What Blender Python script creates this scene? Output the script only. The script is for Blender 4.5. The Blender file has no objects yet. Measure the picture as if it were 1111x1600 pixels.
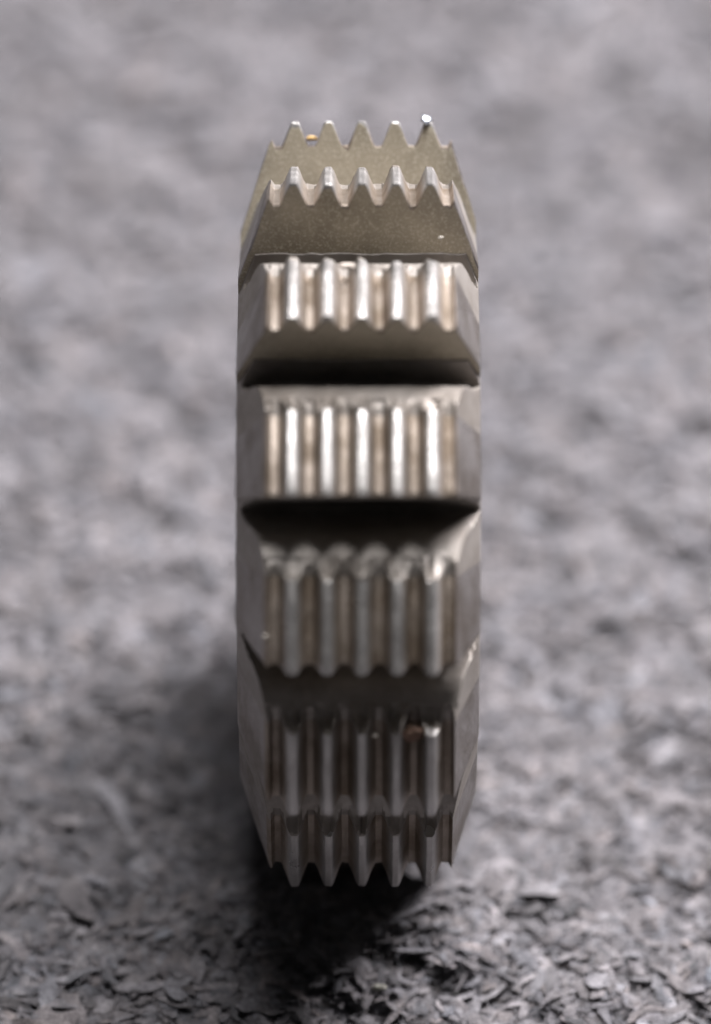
import bpy, bmesh, math, random
import numpy as np
from mathutils import Vector, Matrix

# ---------------------------------------------------------------- scene, camera, light
# 1 unit = 1 centimetre (macro photograph of a 3 cm cutter)
S = bpy.context.scene
C = S.collection
S.unit_settings.system = 'METRIC'
S.unit_settings.scale_length = 0.01
S.view_settings.view_transform = 'Standard'
S.view_settings.look = 'None'
S.view_settings.exposure = 0.0
S.view_settings.gamma = 1.0

R = 1.5                      # radius of the cutter over the crests
PX = R / 605.0               # one photograph pixel at the cutter's centre
ELEV = math.radians(39)
DIST = 14 * R
CEN = Vector((0, 0, R * 0.935))        # cutter centre, pressed a little into the felt
fwd = Vector((0, math.cos(ELEV), -math.sin(ELEV)))
upv = Vector((0, math.sin(ELEV), math.cos(ELEV)))
# the cutter's centre sits 4 px right of and 10 px above the middle of the frame
cam_loc = CEN - fwd * DIST - Vector((4 * PX, 0, 0)) - upv * (10 * PX)
cd = bpy.data.cameras.new('camera')
cam = bpy.data.objects.new('camera', cd)
C.objects.link(cam)
cam.location = cam_loc
cam.rotation_euler = (math.pi / 2 - ELEV, 0, 0)
cd.sensor_fit = 'VERTICAL'
cd.sensor_height = 24
cd.angle_y = 2 * math.atan(800 * PX / DIST)
cd.clip_start = 0.5
cd.clip_end = 500
cd.dof.use_dof = True
cd.dof.focus_distance = DIST - 0.40 * R
cd.dof.aperture_fstop = cd.lens * 1e-3 / 0.85
S.camera = cam

def pix(px, py, depth):
    """world point seen at a photograph pixel, depth measured from the cutter's centre plane"""
    t = (DIST + depth) / DIST
    return cam_loc + fwd * (DIST + depth) + Vector((1, 0, 0)) * ((px - 555.5) * PX * t) + upv * ((800 - py) * PX * t)

w = bpy.data.worlds.new('World')
S.world = w
w.use_nodes = True
bg = w.node_tree.nodes['Background']
bg.inputs['Color'].default_value = (0.95, 0.96, 1.0, 1)
bg.inputs['Strength'].default_value = 0.045

def area(name, loc, target, sx, sy, power, col):
    l = bpy.data.lights.new(name, 'AREA')
    l.shape = 'RECTANGLE'; l.size = sx; l.size_y = sy
    l.energy = power; l.color = col
    o = bpy.data.objects.new(name, l)
    C.objects.link(o)
    o.location = loc
    o.rotation_euler = (Vector(target) - Vector(loc)).to_track_quat('-Z', 'Y').to_euler()
    return o
area('ceiling_lamp', (6, 8, 32), (0, 0, 1), 10, 25, 26000, (1.0, 0.985, 1.0))
area('window_lamp', (20, 20, 20), (0, 2, 1), 12, 12, 31000, (1.0, 0.965, 0.99))

# ---------------------------------------------------------------- helpers
def link_mesh(name, verts, faces, mat, parent=None, smooth=False):
    me = bpy.data.meshes.new(name)
    me.from_pydata([tuple(v) for v in verts], [], faces)
    me.materials.append(mat)
    me.update()
    if smooth:
        me.polygons.foreach_set('use_smooth', [True] * len(me.polygons))
    o = bpy.data.objects.new(name, me)
    C.objects.link(o)
    if parent: o.parent = parent
    return o

def np_mesh(name, V, F, mats, midx=None, smooth=None):
    me = bpy.data.meshes.new(name)
    V = np.ascontiguousarray(V, dtype=np.float32); F = np.ascontiguousarray(F, dtype=np.int32)
    n = F.shape[1]
    me.vertices.add(len(V)); me.vertices.foreach_set('co', V.ravel())
    me.loops.add(F.size); me.loops.foreach_set('vertex_index', F.ravel())
    me.polygons.add(len(F))
    me.polygons.foreach_set('loop_start', np.arange(0, F.size, n, dtype=np.int32))
    me.polygons.foreach_set('loop_total', np.full(len(F), n, dtype=np.int32))
    for m in mats: me.materials.append(m)
    if midx is not None: me.polygons.foreach_set('material_index', np.asarray(midx, dtype=np.int32))
    if smooth is not None: me.polygons.foreach_set('use_smooth', np.full(len(F), smooth, dtype=bool))
    me.update(calc_edges=True)
    me.validate()
    o = bpy.data.objects.new(name, me)
    C.objects.link(o)
    return o

rng = np.random.default_rng(7)
def value_noise(x, y, seed):
    xi = np.floor(x).astype(np.int64); yi = np.floor(y).astype(np.int64)
    fx = x - xi; fy = y - yi
    fx = fx * fx * (3 - 2 * fx); fy = fy * fy * (3 - 2 * fy)
    def h(a, b):
        n = (a * 374761393 + b * 668265263 + seed * 974634777) & 0xffffffff
        n = ((n ^ (n >> 13)) * 1274126177) & 0xffffffff
        n = n ^ (n >> 16)
        return (n & 0xffff) / 65535.0
    return ((h(xi, yi) * (1 - fx) + h(xi + 1, yi) * fx) * (1 - fy)
            + (h(xi, yi + 1) * (1 - fx) + h(xi + 1, yi + 1) * fx) * fy)

class N:
    """tiny node helper"""
    def __init__(s, name):
        s.m = bpy.data.materials.new(name); s.m.use_nodes = True
        s.t = s.m.node_tree; s.b = s.t.nodes['Principled BSDF']
    def node(s, kind, **kw):
        n = s.t.nodes.new(kind)
        for k, v in kw.items():
            if k in n.inputs: n.inputs[k].default_value = v
            else: setattr(n, k, v)
        return n
    def l(s, a, b): s.t.links.new(a, b)
    def coords(s, scale=(1, 1, 1)):
        tc = s.node('ShaderNodeTexCoord'); mp = s.node('ShaderNodeMapping')
        mp.inputs['Scale'].default_value = scale
        s.l(tc.outputs['Object'], mp.inputs['Vector']); return mp.outputs[0]
    def noise(s, vec, scale, detail=4, rough=0.6):
        n = s.node('ShaderNodeTexNoise'); n.inputs['Scale'].default_value = scale
        n.inputs['Detail'].default_value = detail; n.inputs['Roughness'].default_value = rough
        s.l(vec, n.inputs['Vector']); return n.outputs['Fac']
    def ramp(s, fac, stops):
        r = s.node('ShaderNodeValToRGB'); e = r.color_ramp.elements
        while len(e) < len(stops): e.new(0.5)
        for el, (p, c) in zip(e, stops):
            el.position = p; el.color = (c if isinstance(c, tuple) else (c, c, c)) + (1,)
        s.l(fac, r.inputs['Fac']); return r.outputs['Color']
    def mix(s, fac, a, b, mode='MIX'):
        n = s.node('ShaderNodeMix', data_type='RGBA', blend_type=mode)
        if isinstance(fac, float): n.inputs[0].default_value = fac
        else: s.l(fac, n.inputs[0])
        for q, v in ((6, a), (7, b)):
            if isinstance(v, tuple): n.inputs[q].default_value = v + (1,)
            else: s.l(v, n.inputs[q])
        return n.outputs[2]
    def bump(s, h, strength, dist):
        b = s.node('ShaderNodeBump'); b.inputs['Strength'].default_value = strength
        b.inputs['Distance'].default_value = dist
        s.l(h, b.inputs['Height']); s.l(b.outputs[0], s.b.inputs['Normal'])

def steel_land():
    n = N('ground_steel')
    v = n.coords(); vs = n.coords((1, 0.06, 0.06))
    stri = n.noise(vs, 60, 5, 0.7)
    blot = n.noise(v, 5.5, 5, 0.62)
    col = n.mix(n.ramp(blot, [(0.42, 0.0), (0.62, 1.0)]), (0.34, 0.312, 0.285), (0.18, 0.15, 0.12))
    col = n.mix(n.ramp(stri, [(0.35, 0.0), (0.75, 0.6)]), col, (0.20, 0.175, 0.14))
    col = n.mix(n.node('ShaderNodeAttribute', attribute_name='wear').outputs['Fac'], n.mix(1.0, col, (0.92, 0.86, 0.81), 'MULTIPLY'), n.mix(0.5, col, (0.42, 0.42, 0.425)))
    n.l(col, n.b.inputs['Base Color'])
    n.b.inputs['Metallic'].default_value = 0.72
    wa = n.node('ShaderNodeAttribute', attribute_name='wear').outputs['Fac']
    wm = n.node('ShaderNodeMath', operation='MULTIPLY'); n.l(wa, wm.inputs[0])
    n.l(n.ramp(n.noise(v, 13, 4, 0.65), [(0.38, 0.35), (0.58, 1.0)]), wm.inputs[1])
    wear = wm.outputs[0]
    rough = n.node('ShaderNodeMapRange'); rough.inputs['To Min'].default_value = 0.52; rough.inputs['To Max'].default_value = 0.25
    n.l(wear, rough.inputs['Value'])
    ad = n.node('ShaderNodeMath', operation='ADD'); n.l(rough.outputs[0], ad.inputs[0])
    n.l(n.ramp(blot, [(0.35, 0.0), (0.7, 0.16)]), ad.inputs[1])
    n.l(ad.outputs[0], n.b.inputs['Roughness'])
    pit = n.noise(v, 42, 4, 0.7)
    mx = n.node('ShaderNodeMath', operation='ADD'); n.l(stri, mx.inputs[0]); n.l(pit, mx.inputs[1])
    n.bump(mx.outputs[0], 0.5, 0.007)
    return n.m
def steel_face():
    n = N('oiled_steel')
    v = n.coords()
    g = n.noise(v, 95, 3, 0.7)
    b = n.noise(v, 4, 4, 0.6)
    col = n.mix(n.ramp(b, [(0.35, 0.0), (0.65, 1.0)]), (0.46, 0.405, 0.31), (0.31, 0.27, 0.205))
    col = n.mix(n.ramp(g, [(0.5, 0.0), (0.68, 0.75)]), col, (0.66, 0.61, 0.50))
    n.l(col, n.b.inputs['Base Color'])
    n.b.inputs['Metallic'].default_value = 0.3
    n.b.inputs['Roughness'].default_value = 0.56
    n.bump(g, 0.4, 0.005)
    return n.m
def steel_side():
    n = N('dull_steel')
    v = n.coords()
    g = n.noise(v, 30, 6, 0.7); b = n.noise(v, 3.5, 5, 0.65)
    col = n.mix(n.ramp(b, [(0.35, 0.0), (0.65, 1.0)]), (0.27, 0.247, 0.225), (0.16, 0.138, 0.118))
    n.l(col, n.b.inputs['Base Color'])
    n.b.inputs['Metallic'].default_value = 0.4
    n.l(n.ramp(g, [(0.3, 0.42), (0.7, 0.60)]), n.b.inputs['Roughness'])
    n.bump(g, 0.4, 0.006)
    return n.m
def steel_bevel():
    n = N('bevel_steel')
    v = n.coords()
    g = n.noise(v, 34, 6, 0.75); b = n.noise(v, 4.5, 5, 0.65); sc = n.noise(n.coords((0.25, 1, 0.25)), 90, 4, 0.7)
    col = n.mix(n.ramp(b, [(0.38, 0.0), (0.64, 1.0)]), (0.29, 0.27, 0.262), (0.15, 0.128, 0.11))
    col = n.mix(n.ramp(sc, [(0.5, 0.0), (0.75, 0.5)]), col, (0.13, 0.11, 0.09))
    n.l(col, n.b.inputs['Base Color'])
    n.b.inputs['Metallic'].default_value = 0.8
    n.l(n.ramp(g, [(0.3, 0.34), (0.7, 0.52)]), n.b.inputs['Roughness'])
    n.bump(sc, 0.8, 0.012)
    return n.m
LAND, FACE, SIDE, BEVEL = steel_land(), steel_face(), steel_side(), steel_bevel()

# ---------------------------------------------------------------- the cutter
P = PX                                     # photo pixels -> cm
HW = 182 * P                               # half width of the disc
NT = 14
STEP = 2 * math.pi / NT
CR = [(-96 - 51 * 1) * P] + [(-97 + 51.25 * k) * P for k in range(6)]     # ridge crests
def ridge(x):
    """radius of the thread form at the cutting edge, in cm"""
    d = np.min(np.abs(x[:, None] - np.array([(-97 + 51.25 * k) * P for k in range(-1, 6)])[None, :]), axis=1) / P
    t = np.clip((d - 4.5) / (21.0 - 4.5), 0, 1)
    t = t * 0.35 + 0.65 * (t * t * (3 - 2 * t))
    return R - 38 * P * t
def chamfer(x):
    left = R - 37 * P - (-(x / P) - 138) * 3.1 * P
    right = R - 30 * P - ((x / P) - 144) * 3.2 * P
    return np.minimum(left, right)
xs = []
for k in range(-1, 6):
    c = -97 + 51.25 * k
    xs += [c + d for d in (-25.6, -21, -19, -15.5, -12, -8.5, -6, -4, 0, 4, 6, 8.5, 12, 15.5, 19, 21)]
xs += list(np.linspace(-182, -138, 34)) + list(np.linspace(143, 182, 32))
XS = np.array(sorted(set(round(v, 2) for v in xs if -182 <= v <= 182))) * P
PROF = np.minimum(ridge(XS), chamfer(XS))
LANDA = math.radians(14.0)
def section(a):
    """gullet curve: radius limit behind the land, a in radians from the cutting edge"""
    g = math.degrees(a)
    pts = [(13.2, 1.02), (13.35, 0.936), (14.3, 0.888), (16, 0.870), (18, 0.848), (19.4, 0.825), (20.4, 0.79), (21.4, 0.745), (22.6, 0.712), (23.6, 0.70), (24.4, 0.71), (24.9, 0.735), (25.2, 0.768), (25.4, 0.79), (25.72, 0.792)]
    if g <= 13.2: return 1.1 * R
    return float(np.interp(g, [p[0] for p in pts], [p[1] for p in pts])) * R

def make_tooth(angle, seed, parent):
    r_ = np.random.default_rng(seed)
    rows = [0.0, 0.18, 0.5] + list(np.linspace(1.2, 12.7, 12)) + [13.0, 13.2, 13.35, 13.6, 13.9, 14.3, 14.7, 15.2, 15.7, 16.2, 16.7, 17.2, 17.7, 18.2, 18.7, 19.2, 19.6, 20.0, 20.3, 20.6, 21.4, 22.2, 23, 23.6, 24.0, 24.4, 24.7, 24.9, 25.05, 25.2, 25.4, 25.55, 25.714]
    nx = len(XS)
    V = []; idx = []
    nick = (value_noise(XS / P / 9.0, XS * 0 + seed, seed) - 0.5) * 9.0 * P
    nick2 = np.clip(value_noise(XS / P / 16.0, XS * 0 + 3, seed + 50) - 0.6, 0, 1) * 40 * P      # chips out of the edge
    back = (value_noise(XS / P / 7.0, XS * 0 + 9, seed + 90) - 0.5) * math.radians(1.8)
    for i, g in enumerate(rows):
        a = math.radians(g)
        rel = 1 - 0.068 * min(g, 13.2) / 13.2
        r = PROF * rel
        if g < 0.1: r = r - 3.2 * P - nick2 * 0.5 - np.abs(nick) * 0.4
        elif g < 0.3: r = r - 0.8 * P - nick2 * 0.25
        if g > 13.1:
            lim = np.array([section(a + b) for b in back]) if g < 16 else section(a)
            r = np.minimum(r, lim)
        wob = (value_noise(XS / P / 14.0, XS * 0 + g * 0.35, seed + 7) - 0.5) * 2.6 * P
        r = r + wob
        row = []
        for j in range(nx):
            row.append(len(V))
            V.append((XS[j], angle + a, r[j]))
        idx.append(row)
    def cart(p):
        x, a, rr = p                      # a from the view axis (towards the camera), growing upwards
        wa = a + ELEV                     # world elevation angle
        return (x, -math.cos(wa) * rr, math.sin(wa) * rr)
    F = []; mi = []
    for i in range(len(rows) - 1):
        for j in range(nx - 1):
            F.append((idx[i][j], idx[i][j + 1], idx[i + 1][j + 1], idx[i + 1][j]))
            xm = 0.5 * (XS[j] + XS[j + 1]) / P
            g = rows[i]
            if g < 13.2: mi.append(0 if -139 < xm < 144 else 3)
            else: mi.append(2)
    # cutting face: columns from the edge down to the root
    RB = 0.64 * R
    levels = [0.985, 0.94, 0.88, 0.6, 0.3, 0.0]
    prev = idx[0]
    for lv in levels:
        row = []
        for j in range(nx):
            top = V[idx[0][j]][2]
            rr = RB + (top - RB) * lv
            row.append(len(V))
            V.append((XS[j], angle - math.radians(0.02 if lv > .9 else 0.0), rr))
        for j in range(nx - 1):
            F.append((prev[j + 1], prev[j], row[j], row[j + 1])); mi.append(1)
        prev = row
    # side walls and the inner end
    for side, j in ((-1, 0), (1, nx - 1)):
        col = [idx[i][j] for i in range(len(rows))]
        low = []
        for i in range(len(rows)):
            low.append(len(V)); V.append((XS[j], angle + math.radians(rows[i]), RB))
        for i in range(len(rows) - 1):
            q = (col[i], col[i + 1], low[i + 1], low[i])
            F.append(q if side == 1 else q[::-1]); mi.append(2)
    V = [cart(p) for p in V]
    o = link_mesh('tooth', V, F, LAND, parent)
    me = o.data
    me.materials.append(FACE); me.materials.append(SIDE); me.materials.append(BEVEL)
    me.polygons.foreach_set('material_index', mi)
    bm = bmesh.new(); bm.from_mesh(me)
    bmesh.ops.remove_doubles(bm, verts=bm.verts, dist=1e-5)
    bmesh.ops.recalc_face_normals(bm, faces=bm.faces)
    for f in bm.faces: f.smooth = True
    for e in bm.edges:
        if len(e.link_faces) == 2 and e.calc_face_angle(0) > math.radians(28): e.smooth = False
    bm.to_mesh(me); bm.free()
    # worn, polished crests: share of the full thread height at each vertex
    co = np.empty(len(me.vertices) * 3, dtype=np.float32); me.vertices.foreach_get('co', co); co = co.reshape(-1, 3)
    pr = np.interp(co[:, 0], XS, np.clip((PROF - (R - 22 * P)) / (16 * P), 0, 1))
    at = me.attributes.new('wear', 'FLOAT', 'POINT'); at.data.foreach_set('value', pr.astype(np.float32))
    return o

cutter = bpy.data.objects.new('milling_cutter', None)
C.objects.link(cutter)
cutter.empty_display_size = 0.5
cutter.location = (CEN.x, CEN.y, 0)
cutter['label'] = 'dark steel disc milling cutter with ridged teeth, standing on its rim on grey felt'
cutter['category'] = 'milling cutter'
hub_z = CEN.z
PH0 = math.radians(1.2)
teeth = []
for k in range(NT):
    t = make_tooth(PH0 + k * STEP, 11 + k * 17, cutter)
    t.location = (0, 0, hub_z)
    teeth.append(t)

# hub: disc inside the ring of teeth with a keyed bore
def make_hub(parent):
    n = 112
    bore = 0.34 * R
    V = []; F = []
    def rb(a):
        return bore
    rings = []
    for (x, kind) in ((-HW, 'o'), (HW, 'o'), (HW, 'b2'), (HW - 0.03, 'b'), (-HW + 0.03, 'b'), (-HW, 'b2')):
        ring = []
        for i in range(n):
            a = 2 * math.pi * i / n
            rr = 0.6403 * R if kind == 'o' else (bore if kind == 'b' else bore + 0.03)
            if kind != 'o' and abs(math.degrees(a) - 90) < 9: rr += 0.09
            ring.append(len(V)); V.append((x, math.cos(a) * rr, math.sin(a) * rr))
        rings.append(ring)
    for q in range(6):
        A = rings[q]; B = rings[(q + 1) % 6]
        for i in range(n):
            F.append((A[i], A[(i + 1) % n], B[(i + 1) % n], B[i]))
    o = link_mesh('hub', V, F, SIDE, parent)
    bm = bmesh.new(); bm.from_mesh(o.data); bmesh.ops.recalc_face_normals(bm, faces=bm.faces); bm.to_mesh(o.data); bm.free()
    o.location = (0, 0, hub_z)
    return o
make_hub(cutter)

# ---------------------------------------------------------------- felt
def felt_material(name, fibre):
    n = N(name)
    v = n.coords()
    f = n.noise(v, 10, 5, 0.65); b = n.noise(v, 3.2, 4, 0.6); h = n.noise(n.coords((1, 1, 1)), 75, 4, 0.75)
    col = n.ramp(f, [(0.33, (0.075, 0.071, 0.079)), (0.50, (0.142, 0.134, 0.144)), (0.67, (0.285, 0.268, 0.280))])
    col = n.mix(n.ramp(b, [(0.38, 0.0), (0.66, 0.55)]), col, (0.16, 0.15, 0.156) if fibre else (0.15, 0.143, 0.15))
    if fibre:
        at = n.node('ShaderNodeAttribute', attribute_name='tone')
        col = n.mix(1.0, col, at.outputs['Color'], 'MULTIPLY')
    col = n.mix(1.0, col, n.ramp(h, [(0.35, 0.55), (0.68, 1.45)]), 'MULTIPLY')
    n.l(col, n.b.inputs['Base Color'])
    n.b.inputs['Roughness'].default_value = 0.8 if fibre else 0.95
    n.b.inputs['Specular IOR Level'].default_value = 0.35 if fibre else 0.15
    n.b.inputs['Sheen Weight'].default_value = 0.12
    n.b.inputs['Sheen Roughness'].default_value = 0.5
    n.bump(h, 1.0, 0.014)
    return n.m
FELT, FIB = felt_material('grey_felt', False), felt_material('felt_fibre', True)

def height(x, y):
    h = 0.05 * (value_noise(x * 0.9, y * 0.9, 1) - 0.5)
    h += 0.07 * (value_noise(x * 3.1, y * 3.1, 2) - 0.5)
    h += 0.075 * (value_noise(x * 8.0 + 0.4 * y, y * 8.0, 3) - 0.5)
    u = value_noise(x * 15 + 6 * value_noise(x * 4, y * 4, 8), y * 15 + 6 * value_noise(x * 4, y * 4, 9), 4)
    h += 0.05 * (1 - np.abs(2 * u - 1)) - 0.02
    h += 0.012 * (value_noise(x * 40, y * 40, 5) - 0.5)
    # pressed down under the cutter
    d = np.sqrt((x / 0.62) ** 2 + (y / 0.55) ** 2)
    h = h * (0.45 + 0.55 * np.clip(d - 0.6, 0, 1)) - 0.02 * np.exp(-d * d)
    h += 0.13 * np.exp(-((np.abs(x) / 0.62) ** 4) - ((y + 0.90) / 0.30) ** 2)  # mound added to close the gap and keep bounced light off the low teeth
    return h - 0.03

def grid_lines(segs):
    out = []
    for a, b, n in segs: out += list(np.linspace(a, b, n, endpoint=False))
    out.append(segs[-1][1]); return np.array(out)
gx = grid_lines([(-60, -12, 24), (-12, -3.2, 70), (-3.2, 3.2, 360), (3.2, 12, 70), (12, 60, 24)])
gy = grid_lines([(-40, -10, 16), (-10, -2.6, 60), (-2.6, 2.0, 320), (2.0, 9.5, 220), (9.5, 20, 80), (20, 90, 30)])
X, Y = np.meshgrid(gx, gy)
Z = height(X, Y)
V = np.stack([X.ravel(), Y.ravel(), Z.ravel()], 1)
nx, ny = len(gx), len(gy)
I = np.arange(nx * ny).reshape(ny, nx)
F = np.stack([I[:-1, :-1].ravel(), I[:-1, 1:].ravel(), I[1:, 1:].ravel(), I[1:, :-1].ravel()], 1)
g = np_mesh('ground', V, F, [FELT], None, True)
g['kind'] = 'structure'
g['label'] = 'grey heathered felt surface under the cutter'

def make_flakes(name, n, xr, yr, len_, wid, tilt, seed, seg=4):
    """n short matted fibre tufts, each a bent, tapering strip with an arched cross-section"""
    r = np.random.default_rng(seed)
    x = r.uniform(*xr, n); y = r.uniform(*yr, n)
    z = height(x, y)
    fld = value_noise(x * 2.2, y * 2.2, 31) * math.pi * 3
    th = fld + r.normal(0, 0.8, n)
    L = len_ * r.lognormal(0, 0.45, n); W = wid * r.lognormal(0, 0.4, n)
    tl = r.normal(0, tilt, n); roll = r.normal(0, 0.32, n)
    curl = r.normal(0, 0.7, n); arch = r.uniform(0.0, 0.5, n) * L * 0.15
    cols = 3
    s = np.linspace(-0.5, 0.5, seg + 1)
    c = np.array([-0.5, 0.0, 0.5])
    Ss, Cc = np.meshgrid(s, c, indexing='ij')
    Ss = Ss.ravel()[None]; Cc = Cc.ravel()[None]
    taper = np.sqrt(np.clip(1 - (2 * Ss) ** 2 * 0.92, 0.05, 1))
    ang = th[:, None] + curl[:, None] * Ss
    lx = L[:, None] * Ss; ly = W[:, None] * Cc * taper * (1 + 0.4 * r.normal(0, 1, (n, Ss.shape[1])) * 0.5)
    px = x[:, None] + lx * np.cos(ang) - ly * np.sin(ang) * np.cos(roll)[:, None]
    py = y[:, None] + lx * np.sin(ang) + ly * np.cos(ang) * np.cos(roll)[:, None]
    pz = z[:, None] + lx * np.sin(tl)[:, None] + ly * np.sin(roll)[:, None] + arch[:, None] * (0.25 - Ss ** 2) * 2 \
        + (0.25 - Cc ** 2) * W[:, None] * 0.6 * taper + r.uniform(-0.02, 0.012, n)[:, None]
    V = np.stack([px.ravel(), py.ravel(), pz.ravel()], 1)
    m = (seg + 1) * cols
    q = []
    for i in range(seg):
        for j in range(cols - 1):
            a = i * cols + j
            q.append((a, a + 1, a + cols + 1, a + cols))
    q = np.array(q)
    F = (np.arange(n)[:, None, None] * m + q[None]).reshape(-1, 4)
    o = np_mesh(name, V, F, [FIB], None, True)
    tone = np.clip(r.normal(1.0, 0.24, n), 0.45, 1.6)
    warm = r.normal(0, 0.028, n)
    col = np.stack([tone * (1 + warm), tone, tone * (1 - warm * 0.8), np.ones(n)], 1)
    col = np.repeat(col, m, axis=0).astype(np.float32)
    at = o.data.color_attributes.new('tone', 'FLOAT_COLOR', 'POINT')
    at.data.foreach_set('color', col.ravel())
    o['kind'] = 'stuff'
    return o
a = make_flakes('felt_tufts', 46000, (-2.6, 2.6), (-2.6, 2.2), 0.088, 0.040, 0.13, 3)
a['label'] = 'matted grey felt fibres around the foot of the cutter'; a['category'] = 'felt fibres'
b = make_flakes('felt_tufts', 24000, (-3.4, 3.4), (2.2, 11.0), 0.15, 0.05, 0.28, 4)
b['label'] = 'blurred grey felt fibres behind the cutter'; b['category'] = 'felt fibres'
c = make_flakes('felt_fuzz', 60000, (-2.0, 2.0), (-2.6, 0.6), 0.085, 0.006, 0.2, 5, seg=3)
c['label'] = 'fine loose hairs on the felt in the foreground'; c['category'] = 'fuzz'

# ---------------------------------------------------------------- small debris
def simple_mat(name, col, rough, metal=0.0):
    n = N(name)
    v = n.coords(); g_ = n.noise(v, 45, 4, 0.6)
    dark = tuple(x * 0.6 for x in col)
    n.l(n.mix(n.ramp(g_, [(0.35, 0.0), (0.7, 1.0)]), col, dark), n.b.inputs['Base Color'])
    n.b.inputs['Roughness'].default_value = rough; n.b.inputs['Metallic'].default_value = metal
    n.bump(g_, 0.5, 0.006)
    return n.m
def crumb(name, label, cat, loc, size, mat, seed):
    bm = bmesh.new()
    bmesh.ops.create_icosphere(bm, subdivisions=2, radius=1)
    r = random.Random(seed)
    for v in bm.verts:
        k = 1 + r.uniform(-0.32, 0.32)
        v.co = Vector((v.co.x * size[0] * k, v.co.y * size[1] * k, v.co.z * size[2] * k))
    me = bpy.data.meshes.new(name); bm.to_mesh(me); bm.free()
    me.materials.append(mat)
    o = bpy.data.objects.new(name, me); C.objects.link(o); o.location = loc
    o['label'] = label; o['category'] = cat
    return o
def polar(px, phi_deg, rr):
    """point on the cutter: photo x, angle from the view axis, radius as a share of R"""
    wa = math.radians(phi_deg) + ELEV
    return Vector(((px - 559.5) * P, -math.cos(wa) * rr * R, hub_z + math.sin(wa) * rr * R))
crumb('brass_chip', 'tiny golden metal chip caught between the two leftmost peaks of the top tooth', 'metal chip',
      polar(487, 78.4, 0.955), (9 * P, 4 * P, 3.5 * P), simple_mat('brass', (0.45, 0.30, 0.13), 0.55, 0.6), 1)
crumb('pale_crumb', 'small pale crumb on the rear edge of the second ridged tooth from the top', 'crumb',
      polar(543, 39.9, 0.915), (14 * P, 5 * P, 4 * P), simple_mat('pale_grit', (0.55, 0.48, 0.42), 0.6), 2)
crumb('rust_crumb', 'brown rusty crumb on the upper edge of a low tooth, right of centre', 'crumb',
      polar(640, -37.5, 0.92), (15 * P, 7 * P, 13 * P), simple_mat('rust', (0.16, 0.095, 0.065), 0.9), 3)
fl = pix(592, 1440, -0.25 * R)
crumb('pale_fleck', 'single pale fleck lying in the dark shade before the cutter', 'fleck',
      (fl.x, fl.y, float(height(np.array([fl.x]), np.array([fl.y]))[0]) + 0.03), (11 * P, 5 * P, 8 * P), simple_mat('pale_wool', (0.50, 0.49, 0.42), 0.8), 4)

# facet added for the glint on the fifth peak, turned to flash window light
gp = polar(664, 78.4, 1.003)
mirror = simple_mat('glint_steel', (0.86, 0.91, 1.0), 0.30, 1.0)  # blue-white of the glint put into the base colour
gb = crumb('glint_facet', 'added facet making the glint on the rightmost tall peak of the top tooth', 'glint facet', gp, (10 * P, 9 * P, 3 * P), mirror, 6)
hv = ((Vector((20, 20, 20)) - gp).normalized() + (cam_loc - gp).normalized()).normalized()
gb.rotation_euler = hv.to_track_quat('Z', 'Y').to_euler()
for p_ in gb.data.polygons: p_.use_smooth = True

# dust caught on the cutter
dust = simple_mat('dust', (0.62, 0.57, 0.50), 0.7)
rd = random.Random(5)
SPOTS = [
    (690, -43.5, 0.90, 'pale dust crumb low on the right shoulder of the cutter, near the felt'),
    (684, 50.6, 0.86, 'pale dust crumb on the tan front face of the second tooth, right side'),
    (585, -36.8, 0.94, 'pale dust crumb just left of the brown rusty crumb'),
    (424, -20, 0.93, 'pale dust crumb on the left shoulder, one tooth below the middle'),
    (672, 12, 0.985, 'pale dust crumb on the right ridge of the middle tooth')]
for i, (px_, ph_, rr_, lb_) in enumerate(SPOTS):
    k_ = rd.uniform(1.6, 3.0) * P
    d_ = crumb('dust_crumb', lb_, 'dust crumb', polar(px_, ph_, rr_), (k_ * 1.5, k_, k_ * 1.1), dust, 40 + i)
    d_['group'] = 'dust crumbs on the cutter'

# longer tufts pushed up against the foot of the cutter
t_ = make_flakes('felt_tufts', 500, (-0.75, 0.75), (-1.30, -0.55), 0.09, 0.034, 0.22, 12)
big = make_flakes('felt_clumps', 2600, (-2.6, 2.6), (-2.6, 2.4), 0.15, 0.06, 0.12, 21, seg=6)
big['label'] = 'larger pressed clumps in the grey felt around the cutter'; big['category'] = 'felt clumps'
t_['label'] = 'felt tufts pushed up against the foot of the cutter'; t_['category'] = 'felt fibres'
